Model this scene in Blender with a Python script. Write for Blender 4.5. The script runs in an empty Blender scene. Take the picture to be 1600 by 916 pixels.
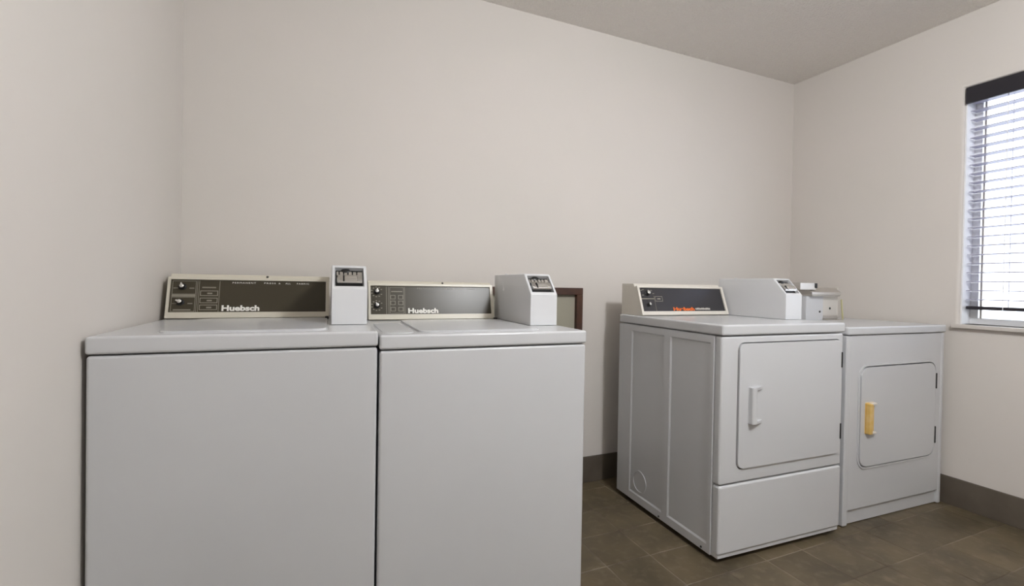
import bpy, bmesh, math, random
from mathutils import Matrix, Vector
random.seed(7)
S = bpy.context.scene
COL = S.collection
# ------------------------------------------------------------------ camera (fitted)
CAM_H, F_PX, YAW, PITCH, ROLL, CX, CY = 1.0482, 737.46, 23.39, -0.652, 0.965, 806.04, 454.46
cd = bpy.data.cameras.new('camera'); cam = bpy.data.objects.new('camera', cd); COL.objects.link(cam)
y_, p_, r_ = map(math.radians, (YAW, PITCH, ROLL))
Fv = Vector((math.sin(y_)*math.cos(p_), math.cos(y_)*math.cos(p_), math.sin(p_)))
Rv = Vector((math.cos(y_), -math.sin(y_), 0)); Uv = Rv.cross(Fv)
R2 = math.cos(r_)*Rv + math.sin(r_)*Uv; U2 = -math.sin(r_)*Rv + math.cos(r_)*Uv
M = Matrix((R2, U2, -Fv)).transposed().to_4x4(); M.translation = (0, 0, CAM_H)
cam.matrix_world = M
cd.sensor_fit = 'HORIZONTAL'; cd.sensor_width = 36.0; cd.lens = F_PX*36/1600
cd.shift_x = -(CX-800)/1600; cd.shift_y = (CY-458)/1600; cd.clip_start = 0.02
S.camera = cam
# ------------------------------------------------------------------ light and exposure
WORLD_STRENGTH, LAMP_POWER = 2.2, 43.0
w = bpy.data.worlds.new('overcast_sky'); S.world = w; w.use_nodes = True
bg = w.node_tree.nodes['Background']; bg.inputs[0].default_value = (0.86, 0.90, 1.0, 1); bg.inputs[1].default_value = WORLD_STRENGTH
ld = bpy.data.lights.new('ceiling_lamp_offscreen', 'POINT'); ld.energy = LAMP_POWER; ld.color = (0.94, 0.965, 1.0); ld.shadow_soft_size = 0.12
lo_ = bpy.data.objects.new('ceiling_lamp_offscreen', ld); COL.objects.link(lo_); lo_.location = (1.2, -0.07, 2.268)   # ceiling, middle of the room
S.view_settings.view_transform = 'Standard'; S.view_settings.look = 'None'
S.view_settings.gamma = 1.0; S.view_settings.use_curve_mapping = False
S.view_settings.exposure = 1.0
# room
D, XR, H, BB = 2.1585, 2.9166, 2.408, 0.138
XLC, LSL, YF = -0.458, 0.0306, -2.3           # left wall x at the back corner, its slope, wall behind the camera
def xl(y): return XLC - LSL*(D-y)
WY0, WY1, WZ0, WZ1 = 0.33, 1.262, 0.895, 2.05  # window opening in the right wall

# ------------------------------------------------------------------ materials
MATS = {}
def mat(name, col, rough=0.5, metal=0.0, spec=0.5, emit=None, noise=None, bump=None, rnd=0.0, coat=0.0):
    m = bpy.data.materials.new(name); m.use_nodes = True
    nt = m.node_tree; b = nt.nodes['Principled BSDF']
    b.inputs['Base Color'].default_value = (*col, 1); b.inputs['Roughness'].default_value = rough
    b.inputs['Metallic'].default_value = metal; b.inputs['Specular IOR Level'].default_value = spec
    b.inputs['Coat Weight'].default_value = coat
    if emit:
        b.inputs['Emission Color'].default_value = (*emit[0], 1); b.inputs['Emission Strength'].default_value = emit[1]
    tc = nt.nodes.new('ShaderNodeNewGeometry')
    colsock = None
    if noise:
        # noise = list of (scale, detail, colour2, lo, hi)
        colsock = None
        for (sc, det, c2, lo, hi) in noise:
            n = nt.nodes.new('ShaderNodeTexNoise'); n.inputs['Scale'].default_value = sc; n.inputs['Detail'].default_value = det
            nt.links.new(tc.outputs['Position'], n.inputs['Vector'])
            rp = nt.nodes.new('ShaderNodeMapRange'); rp.inputs[1].default_value = lo; rp.inputs[2].default_value = hi
            nt.links.new(n.outputs['Fac'], rp.inputs[0])
            mx = nt.nodes.new('ShaderNodeMix'); mx.data_type = 'RGBA'
            if colsock: nt.links.new(colsock, mx.inputs[6])
            else: mx.inputs[6].default_value = (*col, 1)
            mx.inputs[7].default_value = (*c2, 1)
            nt.links.new(rp.outputs[0], mx.inputs[0]); colsock = mx.outputs[2]
    if rnd:
        oi = nt.nodes.new('ShaderNodeObjectInfo'); rp = nt.nodes.new('ShaderNodeMapRange')
        rp.inputs[3].default_value = 1-rnd; rp.inputs[4].default_value = 1+rnd
        nt.links.new(oi.outputs['Random'], rp.inputs[0])
        hs = nt.nodes.new('ShaderNodeHueSaturation'); nt.links.new(rp.outputs[0], hs.inputs['Value'])
        if colsock: nt.links.new(colsock, hs.inputs['Color'])
        else: hs.inputs['Color'].default_value = (*col, 1)
        colsock = hs.outputs[0]
    if colsock: nt.links.new(colsock, b.inputs['Base Color'])
    if bump:
        prev = None
        for (sc, det, st, dist) in bump:
            n = nt.nodes.new('ShaderNodeTexNoise'); n.inputs['Scale'].default_value = sc; n.inputs['Detail'].default_value = det
            nt.links.new(tc.outputs['Position'], n.inputs['Vector'])
            bp = nt.nodes.new('ShaderNodeBump'); bp.inputs['Strength'].default_value = st; bp.inputs['Distance'].default_value = dist
            nt.links.new(n.outputs['Fac'], bp.inputs['Height'])
            if prev: nt.links.new(prev, bp.inputs['Normal'])
            prev = bp.outputs[0]
        nt.links.new(prev, b.inputs['Normal'])
    MATS[name] = m
    return m
mat('wall_paint', (0.70, 0.655, 0.612), 0.7, spec=0.25, noise=[(1.6, 3, (0.68, 0.643, 0.597), .35, .65)], bump=[(14, 3, .10, .01), (160, 2, .06, .002)])
mat('ceiling_texture', (0.90, 0.86, 0.81), 0.95, spec=0.1, bump=[(95, 3, .9, .012), (260, 2, .5, .004)])
mat('floor_tile', (0.136, 0.104, 0.060), 0.42, spec=0.4, noise=[(5, 5, (0.085, 0.067, 0.041), .38, .68), (26, 4, (0.175, 0.138, 0.094), .5, .8)], bump=[(30, 4, .25, .004)], rnd=.12)
mat('grout', (0.26, 0.22, 0.175), 0.85, noise=[(5, 3, (0.10, 0.08, 0.06), .40, .58)])
mat('base_tile', (0.135, 0.112, 0.088), 0.45, spec=0.4, noise=[(8, 4, (0.10, 0.082, 0.064), .35, .7)], bump=[(30, 4, .15, .004)])
mat('enamel', (0.60, 0.605, 0.615), 0.30, spec=0.5, noise=[(3, 2, (0.59, 0.595, 0.605), .4, .6)], bump=[(6, 2, .02, .01)])
mat('enamel_top', (0.60, 0.605, 0.615), 0.22, spec=0.5, bump=[(9, 2, .03, .01)])
mat('enamel_white', (0.60, 0.605, 0.615), 0.28, spec=0.5)
mat('case_white', (0.68, 0.685, 0.695), 0.3)
mat('cream', (0.64, 0.60, 0.50), 0.35)
mat('pale_cream', (0.72, 0.68, 0.61), 0.35)
mat('panel_olive', (0.050, 0.041, 0.024), 0.30, spec=0.35)
mat('panel_charcoal', (0.034, 0.032, 0.036), 0.25, spec=0.6)
mat('print_grey', (0.26, 0.24, 0.19), 0.5)
mat('print_white', (0.88, 0.86, 0.80), 0.5)
mat('print_orange', (0.85, 0.16, 0.02), 0.5)
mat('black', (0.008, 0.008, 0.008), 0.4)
mat('knob_black', (0.012, 0.012, 0.012), 0.3)
mat('knob_silver', (0.78, 0.76, 0.72), 0.3, metal=0.6)
mat('chrome', (0.72, 0.71, 0.69), 0.18, metal=1.0)
mat('steel', (0.60, 0.57, 0.53), 0.38, metal=0.85)
mat('galvanized', (0.68, 0.65, 0.60), 0.5, metal=0.3)
mat('brass_edge', (0.66, 0.62, 0.36), 0.4, metal=0.2)
mat('yellow_plastic', (0.72, 0.47, 0.13), 0.4, noise=[(30, 2, (0.78, 0.56, 0.24), .4, .7)])
mat('wood', (0.060, 0.027, 0.018), 0.5, noise=[(18, 4, (0.085, 0.036, 0.020), .4, .7)])
mat('grey_panel', (0.36, 0.34, 0.27), 0.6)
mat('blind_dark', (0.020, 0.018, 0.024), 0.35)
mat('blind_slat', (0.40, 0.39, 0.49), 0.35, spec=0.6)
mat('vinyl_white', (0.88, 0.885, 0.90), 0.4)
mat('concrete', (0.66, 0.66, 0.68), 0.8, noise=[(2, 3, (0.6, 0.6, 0.6), .4, .6)])
mat('cord', (0.8, 0.8, 0.82), 0.7)
mat('sill_paint', (0.62, 0.58, 0.54), 0.4)
g = bpy.data.materials.new('glass'); g.use_nodes = True; nt = g.node_tree; nt.nodes.clear()
o_ = nt.nodes.new('ShaderNodeOutputMaterial'); tr = nt.nodes.new('ShaderNodeBsdfTransparent'); gl = nt.nodes.new('ShaderNodeBsdfGlossy')
gl.inputs['Roughness'].default_value = 0.0; mxs = nt.nodes.new('ShaderNodeMixShader'); mxs.inputs[0].default_value = 0.06
tr.inputs[0].default_value = (0.95, 0.97, 0.98, 1)
nt.links.new(tr.outputs[0], mxs.inputs[1]); nt.links.new(gl.outputs[0], mxs.inputs[2]); nt.links.new(mxs.outputs[0], o_.inputs[0]); MATS['glass'] = g

# ------------------------------------------------------------------ helpers
def link(name, me, m, parent=None, smooth=True):
    o = bpy.data.objects.new(name, me); COL.objects.link(o)
    if m and not me.materials: me.materials.append(MATS[m])
    if parent: o.parent = parent
    return o
def finish(bm, name, m, parent, smooth=True, wn=True):
    bmesh.ops.recalc_face_normals(bm, faces=bm.faces)
    me = bpy.data.meshes.new(name); bm.to_mesh(me); bm.free()
    if smooth:
        for p in me.polygons: p.use_smooth = True
        me.set_sharp_from_angle(angle=math.radians(38))
    o = link(name, me, m, parent)
    if smooth and wn:
        md = o.modifiers.new('weighted_normal', 'WEIGHTED_NORMAL'); md.keep_sharp = True
    return o
def add_box(bm, x0, x1, y0, y1, z0, z1, bev=0, seg=3, axis=None):
    r = bmesh.ops.create_cube(bm, size=1)
    vs = r['verts']
    for v in vs:
        v.co = Vector((x0+(v.co.x+.5)*(x1-x0), y0+(v.co.y+.5)*(y1-y0), z0+(v.co.z+.5)*(z1-z0)))
    if bev:
        es = {e for v in vs for e in v.link_edges}
        if axis is not None:
            es = [e for e in es if abs((e.verts[0].co-e.verts[1].co).normalized()[axis]) > .9]
        bmesh.ops.bevel(bm, geom=list(es), offset=bev, segments=seg, profile=.5, affect='EDGES')
def box(name, x0, x1, y0, y1, z0, z1, m, parent=None, bev=0, seg=3):
    bm = bmesh.new(); add_box(bm, x0, x1, y0, y1, z0, z1, bev, seg)
    return finish(bm, name, m, parent, smooth=bool(bev))
def prism_x(name, prof, x0, x1, m, parent=None, bev=0, seg=2):   # profile of (y, z) swept along x
    bm = bmesh.new()
    f = bm.faces.new([bm.verts.new((x0, a, b)) for a, b in prof])
    r = bmesh.ops.extrude_face_region(bm, geom=[f])
    for e in r['geom']:
        if isinstance(e, bmesh.types.BMVert): e.co.x = x1
    if bev: bmesh.ops.bevel(bm, geom=bm.edges[:], offset=bev, segments=seg, profile=.5, affect='EDGES')
    return finish(bm, name, m, parent, smooth=bool(bev))
def rr_pts(x0, x1, y0, y1, r, n=6):
    out = []
    for cx, cy, a0 in ((x1-r, y1-r, 0), (x0+r, y1-r, 90), (x0+r, y0+r, 180), (x1-r, y0+r, 270)):
        for i in range(n+1):
            a = math.radians(a0+90*i/n); out.append((cx+r*math.cos(a), cy+r*math.sin(a)))
    return out
def slab(name, pts, h0, h1, fn, m, parent=None, bev=0, seg=2):
    """outline pts extruded from height h0 to h1; fn(u, v, h) -> xyz; the h1 rim is bevelled"""
    bm = bmesh.new()
    lo = [bm.verts.new(fn(u, v, h0)) for u, v in pts]; hi = [bm.verts.new(fn(u, v, h1)) for u, v in pts]
    n = len(pts); bm.faces.new(lo); top = bm.faces.new(hi)
    for i in range(n): bm.faces.new((lo[i], lo[(i+1) % n], hi[(i+1) % n], hi[i]))
    if bev: bmesh.ops.bevel(bm, geom=list(top.edges), offset=bev, segments=seg, profile=.5, affect='EDGES')
    return finish(bm, name, m, parent, smooth=True)
def cut_groove(o, outer, inner, h0, h1, fn):
    """cut a real groove between two outlines into a panel"""
    c = ring('cutter', outer, inner, h0, h1, fn, None, o.parent)
    c.data.materials.append(o.data.materials[0])
    o.modifiers.clear(); md = o.modifiers.new('groove', 'BOOLEAN'); md.operation = 'DIFFERENCE'; md.solver = 'EXACT'; md.object = c
    bpy.context.view_layer.update()
    me = bpy.data.meshes.new_from_object(o.evaluated_get(bpy.context.evaluated_depsgraph_get()))
    o.modifiers.clear(); o.data = me; bpy.data.objects.remove(c)
    me.set_sharp_from_angle(angle=math.radians(38))
    md = o.modifiers.new('weighted_normal', 'WEIGHTED_NORMAL'); md.keep_sharp = True
def ring(name, outer, inner, h0, h1, fn, m, parent=None):
    bm = bmesh.new(); n = len(outer)
    A = [bm.verts.new(fn(u, v, h1)) for u, v in outer]; B = [bm.verts.new(fn(u, v, h1)) for u, v in inner]
    C = [bm.verts.new(fn(u, v, h0)) for u, v in outer]; E = [bm.verts.new(fn(u, v, h0)) for u, v in inner]
    for i in range(n):
        j = (i+1) % n
        bm.faces.new((A[i], A[j], B[j], B[i])); bm.faces.new((C[i], C[j], A[j], A[i])); bm.faces.new((B[i], B[j], E[j], E[i])); bm.faces.new((C[i], E[i], E[j], C[j]))
    return finish(bm, name, m, parent, smooth=True, wn=False)
def lathe(name, prof, m, parent=None, n=20):       # profile (r, h) round local z
    bm = bmesh.new(); rings = []
    for r, h in prof:
        rings.append([bm.verts.new((r*math.cos(2*math.pi*i/n), r*math.sin(2*math.pi*i/n), h)) for i in range(n)])
    for a, b in zip(rings, rings[1:]):
        for i in range(n): bm.faces.new((a[i], a[(i+1) % n], b[(i+1) % n], b[i]))
    bm.faces.new(rings[0]); bm.faces.new(rings[-1])
    return finish(bm, name, m, parent, smooth=True, wn=False)
def text(name, body, size, m, parent, loc, width=None, bold=0.0, spacing=1.0, h=0.0006):
    cu = bpy.data.curves.new(name, 'FONT'); cu.body = body; cu.size = size; cu.offset = bold; cu.space_character = spacing
    cu.extrude = h/2; cu.resolution_u = 3
    t = bpy.data.objects.new('tmp', cu); COL.objects.link(t)
    bpy.context.view_layer.update()
    me = bpy.data.meshes.new_from_object(t.evaluated_get(bpy.context.evaluated_depsgraph_get()))
    bpy.data.objects.remove(t); bpy.data.curves.remove(cu)
    xs = [v.co.x for v in me.vertices]; x0, x1 = min(xs), max(xs); k = (width/(x1-x0)) if width else 1
    for v in me.vertices: v.co.x = (v.co.x-x0)*k
    me.materials.clear()
    o = link(name, me, m, parent); o.location = loc
    return o
def empty(name, loc, rz, label, cat, group=None):
    o = bpy.data.objects.new(name, None); COL.objects.link(o); o.empty_display_size = .1
    o.location = loc; o.rotation_euler = (0, 0, math.radians(rz)); o['label'] = label; o['category'] = cat
    if group: o['group'] = group
    return o
def struct(o): o['kind'] = 'structure'; return o
def poly_obj(name, verts, faces, m, parent=None):
    me = bpy.data.meshes.new(name); me.from_pydata(verts, [], faces); me.update(); return link(name, me, m, parent)

# ------------------------------------------------------------------ room shell
T = 0.14
fl = struct(poly_obj('floor', [(xl(YF)-T, YF-T, -.0014), (XR+T, YF-T, -.0014), (XR+T, D+T, -.0014), (xl(D)-T, D+T, -.0014),
      (xl(YF)-T, YF-T, -.1), (XR+T, YF-T, -.1), (XR+T, D+T, -.1), (xl(D)-T, D+T, -.1)],
      [(0, 1, 2, 3), (7, 6, 5, 4), (0, 4, 5, 1), (1, 5, 6, 2), (2, 6, 7, 3), (3, 7, 4, 0)], 'grout'))
struct(box('ceiling', xl(YF)-T, XR+T, YF-T, D+T, H, H+.1, 'ceiling_texture'))
struct(box('wall_back', XLC-T, XR+T, D, D+T, -.006, H, 'wall_paint'))
struct(box('wall_front', xl(YF)-T, XR+T, YF-T, YF, -.006, H, 'wall_paint'))
a, b = xl(YF), xl(D)
struct(poly_obj('wall_left', [(a, YF, -.006), (b, D, -.006), (b-T, D, -.006), (a-T, YF, -.006), (a, YF, H), (b, D, H), (b-T, D, H), (a-T, YF, H)],
      [(3, 2, 1, 0), (4, 5, 6, 7), (0, 1, 5, 4), (1, 2, 6, 5), (2, 3, 7, 6), (3, 0, 4, 7)], 'wall_paint'))
bm = bmesh.new()      # right wall with a round-edged window opening
outer = [(YF, -.006), (D, -.006), (D, H), (YF, H)]
ys = [YF, WY0, WY1, D]; zs = [-.006, WZ0, WZ1, H]
RB = .016
def rim(off, x):
    return [bm.verts.new((x, yy, zz)) for yy, zz in ((WY0-off, WZ0-off), (WY1+off, WZ0-off), (WY1+off, WZ1+off), (WY0-off, WZ1+off))]
rims = [rim(RB*(1-math.sin(math.pi/2*i/5)), XR+RB*(1-math.cos(math.pi/2*i/5))) for i in range(6)] + [rim(0, XR+T)]
ov = [bm.verts.new((XR, yy, zz)) for yy, zz in outer]; ob = [bm.verts.new((XR+T, yy, zz)) for yy, zz in outer]
for i in range(4):
    j = (i+1) % 4
    bm.faces.new((ov[i], ov[j], rims[0][j], rims[0][i])); bm.faces.new((ob[j], ob[i], rims[-1][i], rims[-1][j])); bm.faces.new((ov[j], ov[i], ob[i], ob[j]))
    for q, s in zip(rims, rims[1:]): bm.faces.new((q[i], q[j], s[j], s[i]))
struct(finish(bm, 'wall_right', 'wall_paint', None, smooth=True))

struct(box('ground_outside', XR+T+.02, XR+14, -8, 10, -.40, -.25, 'concrete'))
# floor tiles: 0.2 m grid measured from the photo
TP, TX0, TY0 = 0.2, 1.427, 1.272
bm = bmesh.new(); add_box(bm, .0018, TP-.0018, .0018, TP-.0018, -.006, 0, .0008, 1)
tme = bpy.data.meshes.new('tile'); bm.to_mesh(tme); bm.free(); tme.materials.append(MATS['floor_tile'])
i0, i1 = math.floor((xl(D)-TX0)/TP), math.floor((XR-TX0)/TP); j0, j1 = math.floor((YF-TY0)/TP), math.floor((D-TY0)/TP)
rest = bmesh.new()
def clipped(i, j):
    x0, y0 = TX0+i*TP, TY0+j*TP
    return x0, min(x0+TP, XR-.001), y0, min(y0+TP, D-.001)
for i in range(i0, i1+1):
    for j in range(j0, j1+1):
        x0, x1, y0, y1 = clipped(i, j)
        if x1-x0 < .012 or y1-y0 < .012: continue
        x0c = max(x0, xl(y0)+.001)
        if x1-x0c < .012: continue
        seen = x0 > .75 and y0 > .2
        if seen:
            o = bpy.data.objects.new('tile', tme); COL.objects.link(o); o.parent = fl; o.location = (x0, y0, random.uniform(-.0006, .0004))
            o.scale = ((x1-x0)/TP, (y1-y0)/TP, 1)
        else:
            add_box(rest, x0c+.0022, x1-.0022, max(y0, YF)+.0022, y1-.0022, -.006, 0)
o = finish(rest, 'tile_field', 'floor_tile', fl, smooth=False); o['kind'] = 'stuff'
# tile skirting
struct(box('baseboard_back', XLC+.012, XR-.001, D-.011, D, 0, BB, 'base_tile', bev=.003, seg=2))
struct(box('baseboard_right', XR-.011, XR, YF, D-.012, 0, BB, 'base_tile', bev=.003, seg=2))
struct(poly_obj('baseboard_left', [(a, YF, 0), (b, D-.012, 0), (b+.008, D-.012, 0), (a+.008, YF, 0), (a, YF, BB), (b, D-.012, BB), (b+.008, D-.012, BB), (a+.008, YF, BB)],
      [(0, 1, 2, 3), (7, 6, 5, 4), (4, 5, 1, 0), (5, 6, 2, 1), (6, 7, 3, 2), (7, 4, 0, 3)], 'base_tile'))

# ------------------------------------------------------------------ window and blind
win = struct(box('window_1', XR+.09, XR+.135, WY0, WY1, WZ0, WZ0+.03, 'vinyl_white', bev=.003))
for nm, y0, y1, z0, z1 in (('window_frame', WY0, WY1, WZ1-.04, WZ1), ('window_frame', WY0, WY0+.035, WZ0+.03, WZ1-.04), ('window_frame', WY1-.035, WY1, WZ0+.03, WZ1-.04)):
    box(nm, XR+.09, XR+.135, y0, y1, z0, z1, 'vinyl_white', win, bev=.003)
box('sash_stile', XR+.085, XR+.098, WY1-.052, WY1-.044, WZ0+.03, WZ1-.04, 'steel', win)
box('pane', XR+.110, XR+.114, WY0+.035, WY1-.035, WZ0+.03, WZ1-.04, 'glass', win)
for nm, y0, y1, z0, z1 in (('jamb_glare', WY1-.006, WY1-.0003, WZ0, WZ1-.0003), ('jamb_glare', WY0+.0003, WY0+.006, WZ0, WZ1-.0003), ('head_glare', WY0+.006, WY1-.006, WZ1-.006, WZ1-.0003)):
    box(nm, XR+.014, XR+.09, y0, y1, z0, z1, 'vinyl_white', win)  # added white boards; the daylight glare on the reveal is put into their colour
struct(box('trim_1', XR-.022, XR+.09, WY0-.022, WY1+.022, WZ0-.02, WZ0, 'sill_paint', bev=.004))
bl = empty('window_blind', (XR+.04, .79, 2.045), 0, 'dark-valanced horizontal slat blind hanging in the window beside the dryers', 'window blind')
ox, oy, oz = bl.location
def bbox(nm, x0, x1, y0, y1, z0, z1, m, bev=0): return box(nm, x0-ox, x1-ox, y0-oy, y1-oy, z0-oz, z1-oz, m, bl, bev)
BY0, BY1 = .352, 1.248
v = bbox('valance', XR-.006, XR+.012, BY0-.008, BY1+.008, 1.968, 2.046, 'blind_dark', .004)
bbox('head_rail', XR+.018, XR+.07, BY0, BY1, 2.0, 2.045, 'blind_dark')
bm = bmesh.new()
n = 6
prof = []
for i in range(n+1):
    t = -1+2*i/n; prof.append((.0255*t, .0015*(1-t*t)))
vs = [[bm.verts.new((px, yy, pz+dz)) for px, pz in prof] for yy in (BY0, BY1) for dz in (0, -.0034)]
for k in range(n):
    bm.faces.new((vs[0][k], vs[0][k+1], vs[2][k+1], vs[2][k])); bm.faces.new((vs[1][k], vs[3][k], vs[3][k+1], vs[1][k+1]))
    bm.faces.new((vs[0][k], vs[1][k], vs[1][k+1], vs[0][k+1])); bm.faces.new((vs[2][k], vs[2][k+1], vs[3][k+1], vs[3][k]))
for e in (0, n): bm.faces.new((vs[0][e], vs[2][e], vs[3][e], vs[1][e]))
bmesh.ops.recalc_face_normals(bm, faces=bm.faces)
sme = bpy.data.meshes.new('slat'); bm.to_mesh(sme); bm.free(); sme.materials.append(MATS['blind_slat'])
for k in range(-12, 11):
    o = bpy.data.objects.new('slat', sme); COL.objects.link(o); o.parent = bl; o.location = (XR+.052-ox, -oy, 1.543+.0438*k-oz)
bbox('bottom_rail', XR+.028, XR+.076, BY0, BY1, .968, .984, 'blind_dark', .003)
for yy in (1.112, .80, .48):
    for xx in (XR+.0255, XR+.0785): bbox('ladder_cord', xx-.0008, xx+.0008, yy-.0012, yy+.0012, .97, 2.0, 'cord')

# ------------------------------------------------------------------ shared builders for the machines
def panel_frame(machine, a0, b0, b1, z0, z1, W, m, top=.009, bot=.020, left=.008, right=.012, bezel='cream'):
    """sloping control panel: returns the dark panel, an object whose xy plane is the panel face (origin = lower left of the bezel)"""
    th = math.atan2(z1-z0, b1-b0); L = math.hypot(z1-z0, b1-b0)
    def place(o): o.location = (a0, b0, z0); o.rotation_euler = (th, 0, 0); return o
    fn = lambda u, v, h: (u, v, h)
    bz = place(ring('bezel', [(0, 0), (W, 0), (W, L), (0, L)], [(left, bot), (W-right, bot), (W-right, L-top), (left, L-top)], -.002, .0075, fn, bezel, machine))
    pn = place(box('control_panel', left-.001, W-right+.001, bot-.001, L-top+.001, -.002, .0012, m, machine))
    return pn, L
def flat(name, u0, u1, v0, v1, m, parent, h=.0018): return box(name, u0, u1, v0, v1, .001, h, m, parent)
def outline(name, u0, u1, v0, v1, wd, m, parent):
    return ring(name, [(u0, v0), (u1, v0), (u1, v1), (u0, v1)], [(u0+wd, v0+wd), (u1-wd, v0+wd), (u1-wd, v1-wd), (u0+wd, v1-wd)], .001, .0018, lambda u, v, h: (u, v, h), m, parent)
def knob(parent, u, v, r=.0085, ang=20):
    k = lathe('knob', [(r*1.35, .001), (r*1.35, .004), (r, .006), (r*.92, .016), (r*.8, .0175)], 'knob_black', parent); k.location = (u, v, 0)
    c = lathe('knob_cap', [(r*.72, .0165), (r*.72, .0185), (r*.5, .0195)], 'knob_silver', parent, 16); c.location = (u, v, 0)
    f = box('knob_pointer', -r*.28, r*.28, -r*.2, r*1.15, .0165, .0235, 'knob_silver', parent, bev=.001, seg=1); f.location = (u, v, 0); f.rotation_euler = (0, 0, math.radians(ang))
def console_body(machine, a0, a1, b0, b1, z0, z1, bb, cap, m):
    return prism_x('console', [(b0, z0-.003), (b1, z1), (b1+.010, z1-.003), (b1+.020, z1+cap), (bb, z1+cap), (bb, z0-.003)], a0, a1, m, machine, bev=.003)
def coin_box(machine, a0, b0, z0, W=.107, DEP=.40, lead='steel'):
    """white coin meter case with a sloping open face that shows the coin slide"""
    e = None
    H1, H2, SB = .113, .187, .068
    bm = bmesh.new()
    prof = [(0, 0), (0, H1), (SB, H2), (DEP, H2), (DEP, 0)]
    A = [bm.verts.new((0, q, z)) for q, z in prof]; B = [bm.verts.new((W, q, z)) for q, z in prof]
    bm.faces.new(A); bm.faces.new(B[::-1]); slope = None
    for i in range(5):
        j = (i+1) % 5; f = bm.faces.new((A[i], A[j], B[j], B[i]))
        if i == 1: slope = f
    bmesh.ops.recalc_face_normals(bm, faces=bm.faces)
    es = [ed for ed in bm.edges if not (ed.verts[0].co.z < .001 and ed.verts[1].co.z < .001)]
    nrm = Vector((0, -(H2-H1), SB)).normalized()
    bmesh.ops.bevel(bm, geom=es, offset=.0045, segments=2, profile=.5, affect='EDGES')
    slope = max(bm.faces, key=lambda f: f.normal.dot(nrm)*(f.calc_area() > .002) )
    bmesh.ops.inset_region(bm, faces=[slope], thickness=.007, depth=0)
    slope = max((f for f in bm.faces if f.normal.dot(nrm) > .99), key=lambda f: f.calc_area())
    bmesh.ops.inset_region(bm, faces=[slope], thickness=.0001, depth=0)
    slope = max((f for f in bm.faces if f.normal.dot(nrm) > .99), key=lambda f: f.calc_area())
    for v_ in slope.verts: v_.co -= nrm*.016
    body = finish(bm, 'coin_box', 'case_white', machine, smooth=True); body.location = (a0, b0, z0)
    # contents: a frame whose x runs across, y up the slope, z out of the face
    L = math.hypot(H2-H1, SB); th = math.atan2(H2-H1, SB)
    def put(o): o.location = (0, 0, H1); o.rotation_euler = (th, 0, 0); return o
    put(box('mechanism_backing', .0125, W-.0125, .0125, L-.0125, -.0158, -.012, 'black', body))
    # chrome coin chute, its four coin slots above, name plate in front
    put(prism_x('coin_slide', [(.026, -.0125), (.0245, -.001), (.030, .003), (.060, -.001), (.062, -.0125)], .0175, W-.0150, 'chrome', body, bev=.0015))
    put(box('name_plate', .041, W-.030, .034, .050, .0002, .0032, 'steel', body, bev=.001, seg=1))
    edges = [.015] + [e for k in range(5) for e in (.021+k*.0135, .0245+k*.0135)] + [W-.014]
    for e0, e1 in zip(edges[::2], edges[1::2]): put(box('slot_bar', e0, e1, .0625, .0775, -.0125, -.0055, 'steel', body, bev=.0006, seg=1))
    put(box('slot_strip', .0340, .0385, .0285, .054, .0005, .0030, 'black', body))  # raised strip, the dark of a coin slot painted as black
    put(box('slide_end', W-.030, W-.0145, .030, .052, -.012, .006, 'chrome', body, bev=.003, seg=2))
    put(box('slide_end', .0155, .028, .029, .046, -.012, .0045, 'chrome', body, bev=.003, seg=2))
    k = put(lathe('coin_return_button', [(.0145, -.006), (.0145, .0005), (.0115, .002)], 'knob_black', body, 20)); k.scale = (1, .62, 1); k.location = Vector((.0425, 0, H1)) + Matrix.Rotation(th, 3, 'X') @ Vector((0, L-.0185, -.006))
    s = lathe('lock_screw', [(.006, 0), (.006, .0035), (.004, .005)], 'enamel_white', body, 14); s.location = (.022, DEP-.09, H2-.001)
    return body

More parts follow.
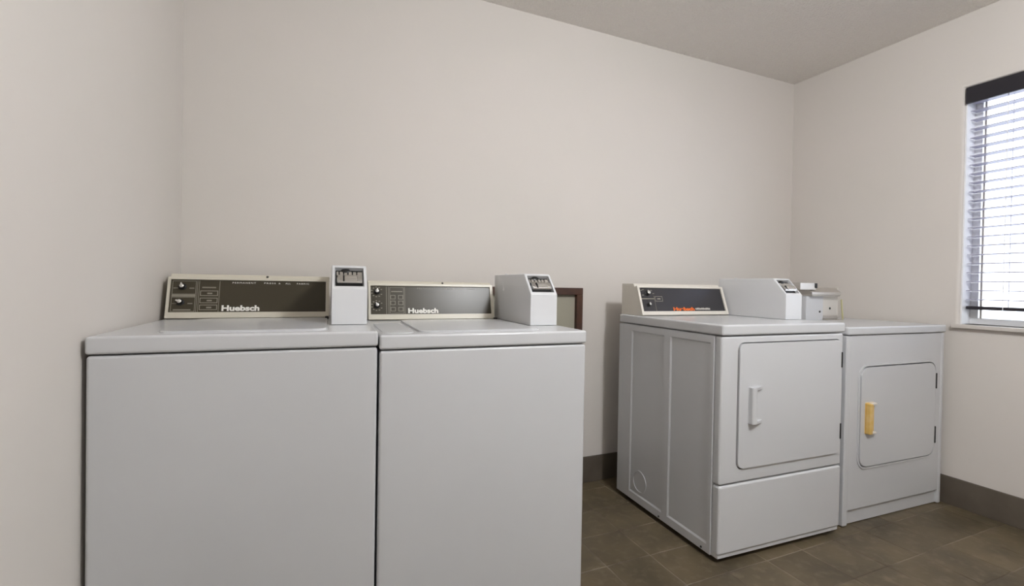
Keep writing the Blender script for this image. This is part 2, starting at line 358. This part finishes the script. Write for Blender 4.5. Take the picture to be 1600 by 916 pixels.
# ------------------------------------------------------------------ washers
WR = -1.754
def washer(loc, W, HH, LID, label, variant):
    t = empty('washing_machine', (*loc, 0), WR, label, 'washing machine')
    DP = .70; ZG = HH-LID
    box('cabinet', 0.001, W-.001, .004, DP, 0, ZG-.0035, 'enamel', t, bev=.008)
    box('seam', .035, W-.035, .04, DP-.02, ZG-.008, ZG+.004, 'enamel', t)
    top = box('top_panel', 0, W, 0, DP, ZG, HH, 'enamel_top', t, bev=.007, seg=4)
    fz = lambda u, v, h: (u, v, h)
    lid = slab('lid', rr_pts(.120, .510, .045, .485, .035), HH-.001, HH+.0055, fz, 'enamel_top', t, bev=.004, seg=3)
    ring('lid_groove', rr_pts(.1165, .5135, .0415, .4885, .037), rr_pts(.1195, .5105, .0445, .4855, .035), HH-.001, HH+.0006, fz, 'enamel', t)
    if variant == 2: slab('dispenser_cover', rr_pts(.014, .104, .040, .390, .030), HH-.001, HH+.0022, fz, 'enamel', t, bev=.0015)
    box('lid_hinge', .503, .515, .488, .506, HH-.001, HH+.010, 'black', t, bev=.002, seg=1)
    a0, b0, b1, z0, z1, PW = .010, .530, .570, HH+.003, HH+.1415, .506
    console_body(t, a0, a0+PW, b0+.002, b1+.002, z0, z1, .690, .012, 'cream')
    pn, L = panel_frame(t, a0, b0, b1, z0, z1, PW, 'panel_olive', bezel='cream')
    sc = lathe('screw_spot', [(.0042, 0), (.0042, .002), (.003, .0026)], 'black', t, 14); sc.location = (.306, b1+.0165, z1+.006); sc.rotation_euler = (math.radians(40), 0, 0)  # raised black disc at the dark spot on the console cap
    if variant == 1:
        outline('print_box', .0125, .0815, .084, .1315, .0016, 'print_grey', pn); outline('print_box', .0125, .0815, .0235, .0745, .0016, 'print_grey', pn)
        flat('print_line', .0125, .0815, .0755, .083, 'print_grey', pn)
        flat('print_line', .0842, .0858, .0225, .1325, 'print_grey', pn); flat('print_line', .0895, .0911, .0225, .1325, 'print_grey', pn)
        flat('print_line', .1500, .1516, .0225, .1325, 'print_grey', pn)
        flat('print_line', .099, .140, .1065, .1105, 'print_grey', pn)
        for v0 in (.0800, .0545, .0300):
            outline('print_box', .0940, .1470, v0-.0015, v0+.0175, .0024, 'print_grey', pn); flat('print_mark', .115, .130, v0+.005, v0+.010, 'print_grey', pn)
        for u0, v0 in ((.016, .104), (.062, .104), (.016, .050), (.060, .050)): flat('print_mark', u0, u0+.014, v0, v0+.003, 'print_grey', pn)
        flat('print_mark', .020, .070, .0275, .0315, 'print_grey', pn)
        knob(pn, .0425, .1100, ang=5); knob(pn, .0395, .0560, ang=75)
        LU, LV, LW = .1605, .0262, .116; k0 = .0
    else:
        flat('print_line', .0665, .0685, .0225, .1325, 'print_grey', pn); flat('print_line', .0750, .0768, .0225, .1325, 'print_grey', pn); flat('print_line', .1375, .1391, .0225, .1325, 'print_grey', pn)
        outline('print_box', .0800, .1345, .0245, .1300, .0016, 'print_grey', pn)
        flat('print_line', .0860, .1290, .1110, .1150, 'print_grey', pn)
        for v0 in (.0900, .0670, .0415):
            for u0 in (.0925, .1220): outline('print_box', u0-.0095, u0+.0095, v0-.0085, v0+.0085, .0022, 'print_grey', pn)
        for kv in (.1110, .0560):
            for q in range(10):
                an = math.radians(-60+q*33.3+90); uu, vv = .0318+.0195*math.cos(an), kv+.0195*math.sin(an)
                flat('print_mark', uu-.0028, uu+.0028, vv-.0016, vv+.0016, 'print_grey', pn)
        knob(pn, .0318, .1110, ang=-5); knob(pn, .0318, .0560, ang=35)
        LU, LV, LW = .1500, .0262, .120
    text('lettering', 'Huebsch', .0265, 'print_white', pn, (LU, LV, .0016), LW, bold=.0011)
    for wd, u0, ww in (('PERMANENT', .189, .0725), ('PRESS', .288, .037), ('&', .3345, .006), ('ALL', .357, .017), ('FABRIC', .395, .041)):
        text('lettering', wd, .0075, 'print_grey' if variant == 2 else 'print_white', pn, (u0, .1245, .0014), ww, spacing=1.25)
    coin_box(t, W-.643+.522 if variant == 1 else .541, .222 if variant == 1 else .205, HH+.0015)
    return t
washer((-.4723, 1.3664), .643, .9152, .0418, 'white top-load washing machine standing tight against the left wall with coin box', 1)
washer((.174, 1.3438), .6554, .9038, .041, 'white top-load washing machine with brown-framed wall panel behind its free side', 2)

# ------------------------------------------------------------------ dryers
DR = -1.954
fx = lambda u, v, h: (u, -h, v)       # outline on the front face
def dryer_one():
    W, DP, HH, LID, Z0 = .6755, .675, .9126, .0412, .020
    t = empty('clothes_dryer', (1.4186, 1.3181, 0), DR, 'white dryer with white pull handle, lower access panel and dark control console', 'clothes dryer')
    ZG = HH-LID
    for x in (.05, W-.05):
        for y in (.06, DP-.05):
            lg = lathe('leg', [(.018, 0), (.018, .006), (.008, .008), (.008, .03)], 'black', t, 14); lg.location = (x, y, 0)
    box('cabinet', .002, W-.002, .034, DP, Z0, ZG-.003, 'enamel', t, bev=.004, seg=2)
    box('seam', .035, W-.035, .045, DP-.02, ZG-.007, ZG+.004, 'enamel', t)
    ufp = box('upper_front_panel', 0, W, .0, .036, .3025, ZG-.0035, 'enamel_white', t, bev=.009, seg=3)
    box('lower_front_panel', 0, W, -.002, .036, .036, .2985, 'enamel_white', t, bev=.009, seg=3)
    box('bottom_trim', .004, W-.004, .004, .036, Z0, .040, 'enamel', t, bev=.002, seg=1)
    box('top_panel', -.003, W+.003, -.006, DP, ZG, HH, 'enamel_top', t, bev=.008, seg=4)
    # pressed ribs on the side wall
    fs = lambda u, v, h: (.002-h, u, v)
    us = [.037, .055, .288, .325, .568, DP-.004]; vs_ = [Z0+.002, .055, .840, ZG-.006]
    bm = bmesh.new(); SK = .0045
    gv = [[bm.verts.new(fs(u, v, SK)) for v in vs_] for u in us]
    for iu in range(5):
        for iv in range(3):
            q = (gv[iu][iv], gv[iu+1][iv], gv[iu+1][iv+1], gv[iu][iv+1])
            if iv == 1 and iu in (1, 3):
                u0, u1 = us[iu]+.004, us[iu+1]-.009; v0, v1 = vs_[1]+.008, vs_[2]-.006
                b_ = [bm.verts.new(fs(u, v, .0003)) for u, v in ((u0, v0), (u1, v0), (u1, v1), (u0, v1))]
                bm.faces.new(b_)
                for k in range(4): bm.faces.new((q[k], q[(k+1) % 4], b_[(k+1) % 4], b_[k]))
            else: bm.faces.new(q)
    rimv = [gv[k][0] for k in range(6)] + [gv[5][1], gv[5][2]] + [gv[k][3] for k in range(5, -1, -1)] + [gv[0][2], gv[0][1]]
    low = [bm.verts.new((.002, v.co.y, v.co.z)) for v in rimv]
    for k in range(len(rimv)): bm.faces.new((rimv[k], rimv[(k+1) % len(rimv)], low[(k+1) % len(rimv)], low[k]))
    finish(bm, 'side_panel', 'enamel', t, smooth=False)
    cpts = lambda r: [(.49+r*math.cos(2*math.pi*i/28), .125+r*math.sin(2*math.pi*i/28)) for i in range(28)]
    ring('vent_knockout', cpts(.052), cpts(.046), .0002, .0030, fs, 'enamel', t)
    for u0, z in ((.082, .031), (.34, .031)):
        s = lathe('screw_spot', [(.0045, 0), (.004, .0025)], 'black', t, 10); s.location = (-.0022, u0, z); s.rotation_euler = (0, -math.pi/2, 0)
    # door
    door = slab('door', rr_pts(.0845, .6565, .358, .8395, .026), -.002, .0075, fx, 'enamel_white', t, bev=.003)
    cut_groove(ufp, rr_pts(.0808, .6602, .3543, .8432, .0295), rr_pts(.0845, .6565, .358, .8395, .026), -.022, .01, fx)
    for z0, z1 in ((.7215, .7875), (.4175, .4835)): box('hinge', .6535, .6615, -.0095, .0, z0, z1, 'black', door, bev=.0015, seg=1)
    slab('handle_base', rr_pts(.130, .200, .528, .673, .006, 3), .006, .0098, fx, 'enamel_white', door, bev=.0015)
    prism = [(.131, .009), (.131, .026), (.136, .030), (.152, .030), (.157, .025), (.157, .009)]
    bm = bmesh.new()
    lo = [bm.verts.new(fx(u, .530, h)) for u, h in prism]; hi = [bm.verts.new(fx(u, .671, h)) for u, h in prism]
    bm.faces.new(lo); bm.faces.new(hi)
    for i in range(6): bm.faces.new((lo[i], lo[(i+1) % 6], hi[(i+1) % 6], hi[i]))
    bmesh.ops.bevel(bm, geom=bm.edges[:], offset=.002, segments=2, profile=.5, affect='EDGES')
    finish(bm, 'handle_grip', 'enamel_white', door)
    for z0, z1 in ((.530, .540), (.661, .671)):
        bm = bmesh.new(); q = [(.150, .009), (.150, .029), (.196, .013), (.198, .009)]
        lo = [bm.verts.new(fx(u, z0, h)) for u, h in q]; hi = [bm.verts.new(fx(u, z1, h)) for u, h in q]
        bm.faces.new(lo); bm.faces.new(hi)
        for i in range(4): bm.faces.new((lo[i], lo[(i+1) % 4], hi[(i+1) % 4], hi[i]))
        finish(bm, 'handle_lip', 'enamel_white', door, smooth=False)
    # console
    a0, b0, b1, z0, z1, PW = .004, .500, .550, HH+.003, HH+.1425, .534
    console_body(t, a0, a0+PW, b0+.002, b1+.002, z0, z1, .668, .012, 'pale_cream')
    pn, L = panel_frame(t, a0, b0, b1, z0, z1, PW, 'panel_charcoal', left=.012, right=.014, bot=.018, top=.010, bezel='pale_cream')
    flat('print_line', .014, .092, .081, .0855, 'print_grey', pn)
    flat('print_line', .0905, .0921, .020, .098, 'print_grey', pn)
    outline('print_box', .0960, .1400, .0700, .0960, .0020, 'print_grey', pn); flat('print_mark', .108, .128, .080, .086, 'print_grey', pn)
    for u0, v0 in ((.020, .125), (.024, .100), (.076, .124), (.086, .108), (.030, .128)): flat('print_mark', u0, u0+.010, v0, v0+.003, 'print_grey', pn)
    knob(pn, .056, .1110, .0105, ang=50); knob(pn, .0505, .0520, .0075, ang=30)
    text('lettering', 'Huebsch', .0225, 'print_orange', pn, (.193, .0235, .0016), .130, bold=.0012)
    for q in range(10): flat('print_mark', .330+q*.0095, .3370+q*.0095, .0265, .0365 if q % 3 else .0350, 'galvanized', pn)
    coin_box(t, .552, .180, HH+.0015, W=.104)
dryer_one()

def dryer_two():
    W, DP, HH, LID = .7177, .70, .8886, .036
    t = empty('clothes_dryer', (2.1655, 1.3247, 0), DR, 'white dryer with yellow door handle standing beside the window wall', 'clothes dryer')
    ZG = HH-LID
    box('cabinet', .003, W-.003, .030, DP, .004, ZG-.002, 'enamel', t, bev=.003, seg=1)
    for x0, x1 in ((0, .032), (W-.022, W)): box('side_flange', x0, x1, 0, .034, .002, ZG-.003, 'enamel_white', t, bev=.006)
    fpn = box('front_panel', .030, W-.020, .003, .034, .068, ZG-.003, 'enamel_white', t, bev=.002, seg=1)
    box('toe_panel', .030, W-.020, .014, .034, .002, .0665, 'enamel_white', t, bev=.002, seg=1)
    box('seam', .035, W-.035, .045, DP-.02, ZG-.006, ZG+.004, 'enamel', t)
    box('top_panel', -.002, W+.002, -.006, DP, ZG, HH, 'enamel_top', t, bev=.007, seg=4)
    door = slab('door', rr_pts(.0985, .6475, .2555, .7045, .045), -.006, .0035, fx, 'enamel_white', t, bev=.003)
    cut_groove(fpn, rr_pts(.0940, .6520, .2510, .7090, .0495), rr_pts(.0985, .6475, .2555, .7045, .045), -.024, .01, fx)
    ring('door_rim', rr_pts(.0860, .6600, .2430, .7170, .057), rr_pts(.0930, .6530, .2500, .7100, .0505), -.006, .0012, fx, 'enamel_white', t)
    for z0, z1 in ((.577, .653), (.309, .391)): box('hinge', .6475, .6555, -.0065, .0, z0, z1, 'black', door, bev=.0015, seg=1)
    # cup handle
    slab('handle_base', rr_pts(.126, .186, .404, .546, .007, 3), .002, .006, fx, 'yellow_plastic', door, bev=.001)
    box('handle_grip', .128, .150, -.026, -.005, .406, .544, 'yellow_plastic', door, bev=.004)
    for z0, z1 in ((.405, .415), (.535, .545)): box('handle_lip', .148, .184, -.020, -.005, z0, z1, 'pale_cream', door, bev=.003)
    # bare coin slide mechanism, its case missing
    m = box('coin_mechanism', .232, .363, .37, .47, HH-.001, 1.018, 'enamel_white', t, bev=.004)
    box('mounting_plate', .366, .484, .378, .382, .908, 1.060, 'galvanized', m, bev=.0012, seg=1)
    box('mounting_flange', .362, .486, .340, .380, HH-.0005, HH+.0045, 'steel', m, bev=.0012, seg=1)
    box('mounting_flange', .366, .484, .372, .384, HH+.004, .914, 'steel', m, bev=.003, seg=1)
    box('side_plate', .484, .490, .378, .500, HH, 1.066, 'galvanized', m, bev=.0012, seg=1)
    prism_x('coin_slide', [(.352, 1.024), (.352, 1.040), (.385, 1.064), (.50, 1.070), (.50, 1.024)], .250, .476, 'steel', m, bev=.002)
    box('slide_plate', .250, .466, .350, .38, 1.0170, 1.0230, 'steel', m, bev=.001, seg=1)
    prism_x('coin_chute', [(.355, 1.050), (.355, 1.088), (.47, 1.094), (.47, 1.050)], .165, .285, 'steel', m, bev=.003)
    box('slide_stop', .275, .287, .350, .362, 1.060, 1.086, 'black', m, bev=.001, seg=1)
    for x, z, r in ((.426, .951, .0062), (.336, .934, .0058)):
        s = lathe('black_disc', [(r, 0), (r, .002), (r*.6, .003)], 'black', m, 14); s.location = (x, .3785 if x > .4 else .3705, z); s.rotation_euler = (math.pi/2, 0, 0)  # raised black discs at the dark dots on plate and post
    o = box('edge_strip', .0, .006, -.004, .004, 0, .112, 'brass_edge', m, bev=.001, seg=1); o.location = (.540, .385, HH); o.rotation_euler = (0, math.radians(-8), 0)
dryer_two()

# ------------------------------------------------------------------ framed panel on the back wall
f = empty('framed_wall_panel', (1.02, D, .70), 0, 'brown wooden frame round a grey panel on the wall behind the washers', 'wall panel')
FX0, FX1, FZ0, FZ1 = -.28, .285, 0, .340
fw, pr_ = .036, .030
box('frame_board', FX0, FX1, -pr_, 0, FZ1-fw, FZ1, 'wood', f, bev=.002, seg=1); box('frame_board', FX0, FX1, -pr_, 0, FZ0, FZ0+fw, 'wood', f, bev=.002, seg=1)
box('frame_board', FX1-fw, FX1, -pr_, 0, FZ0+fw, FZ1-fw, 'wood', f, bev=.002, seg=1); box('frame_board', FX0, FX0+fw, -pr_, 0, FZ0+fw, FZ1-fw, 'wood', f, bev=.002, seg=1)
box('panel', FX0+fw, FX1-fw, -.006, 0, FZ0+fw, FZ1-fw, 'grey_panel', f)
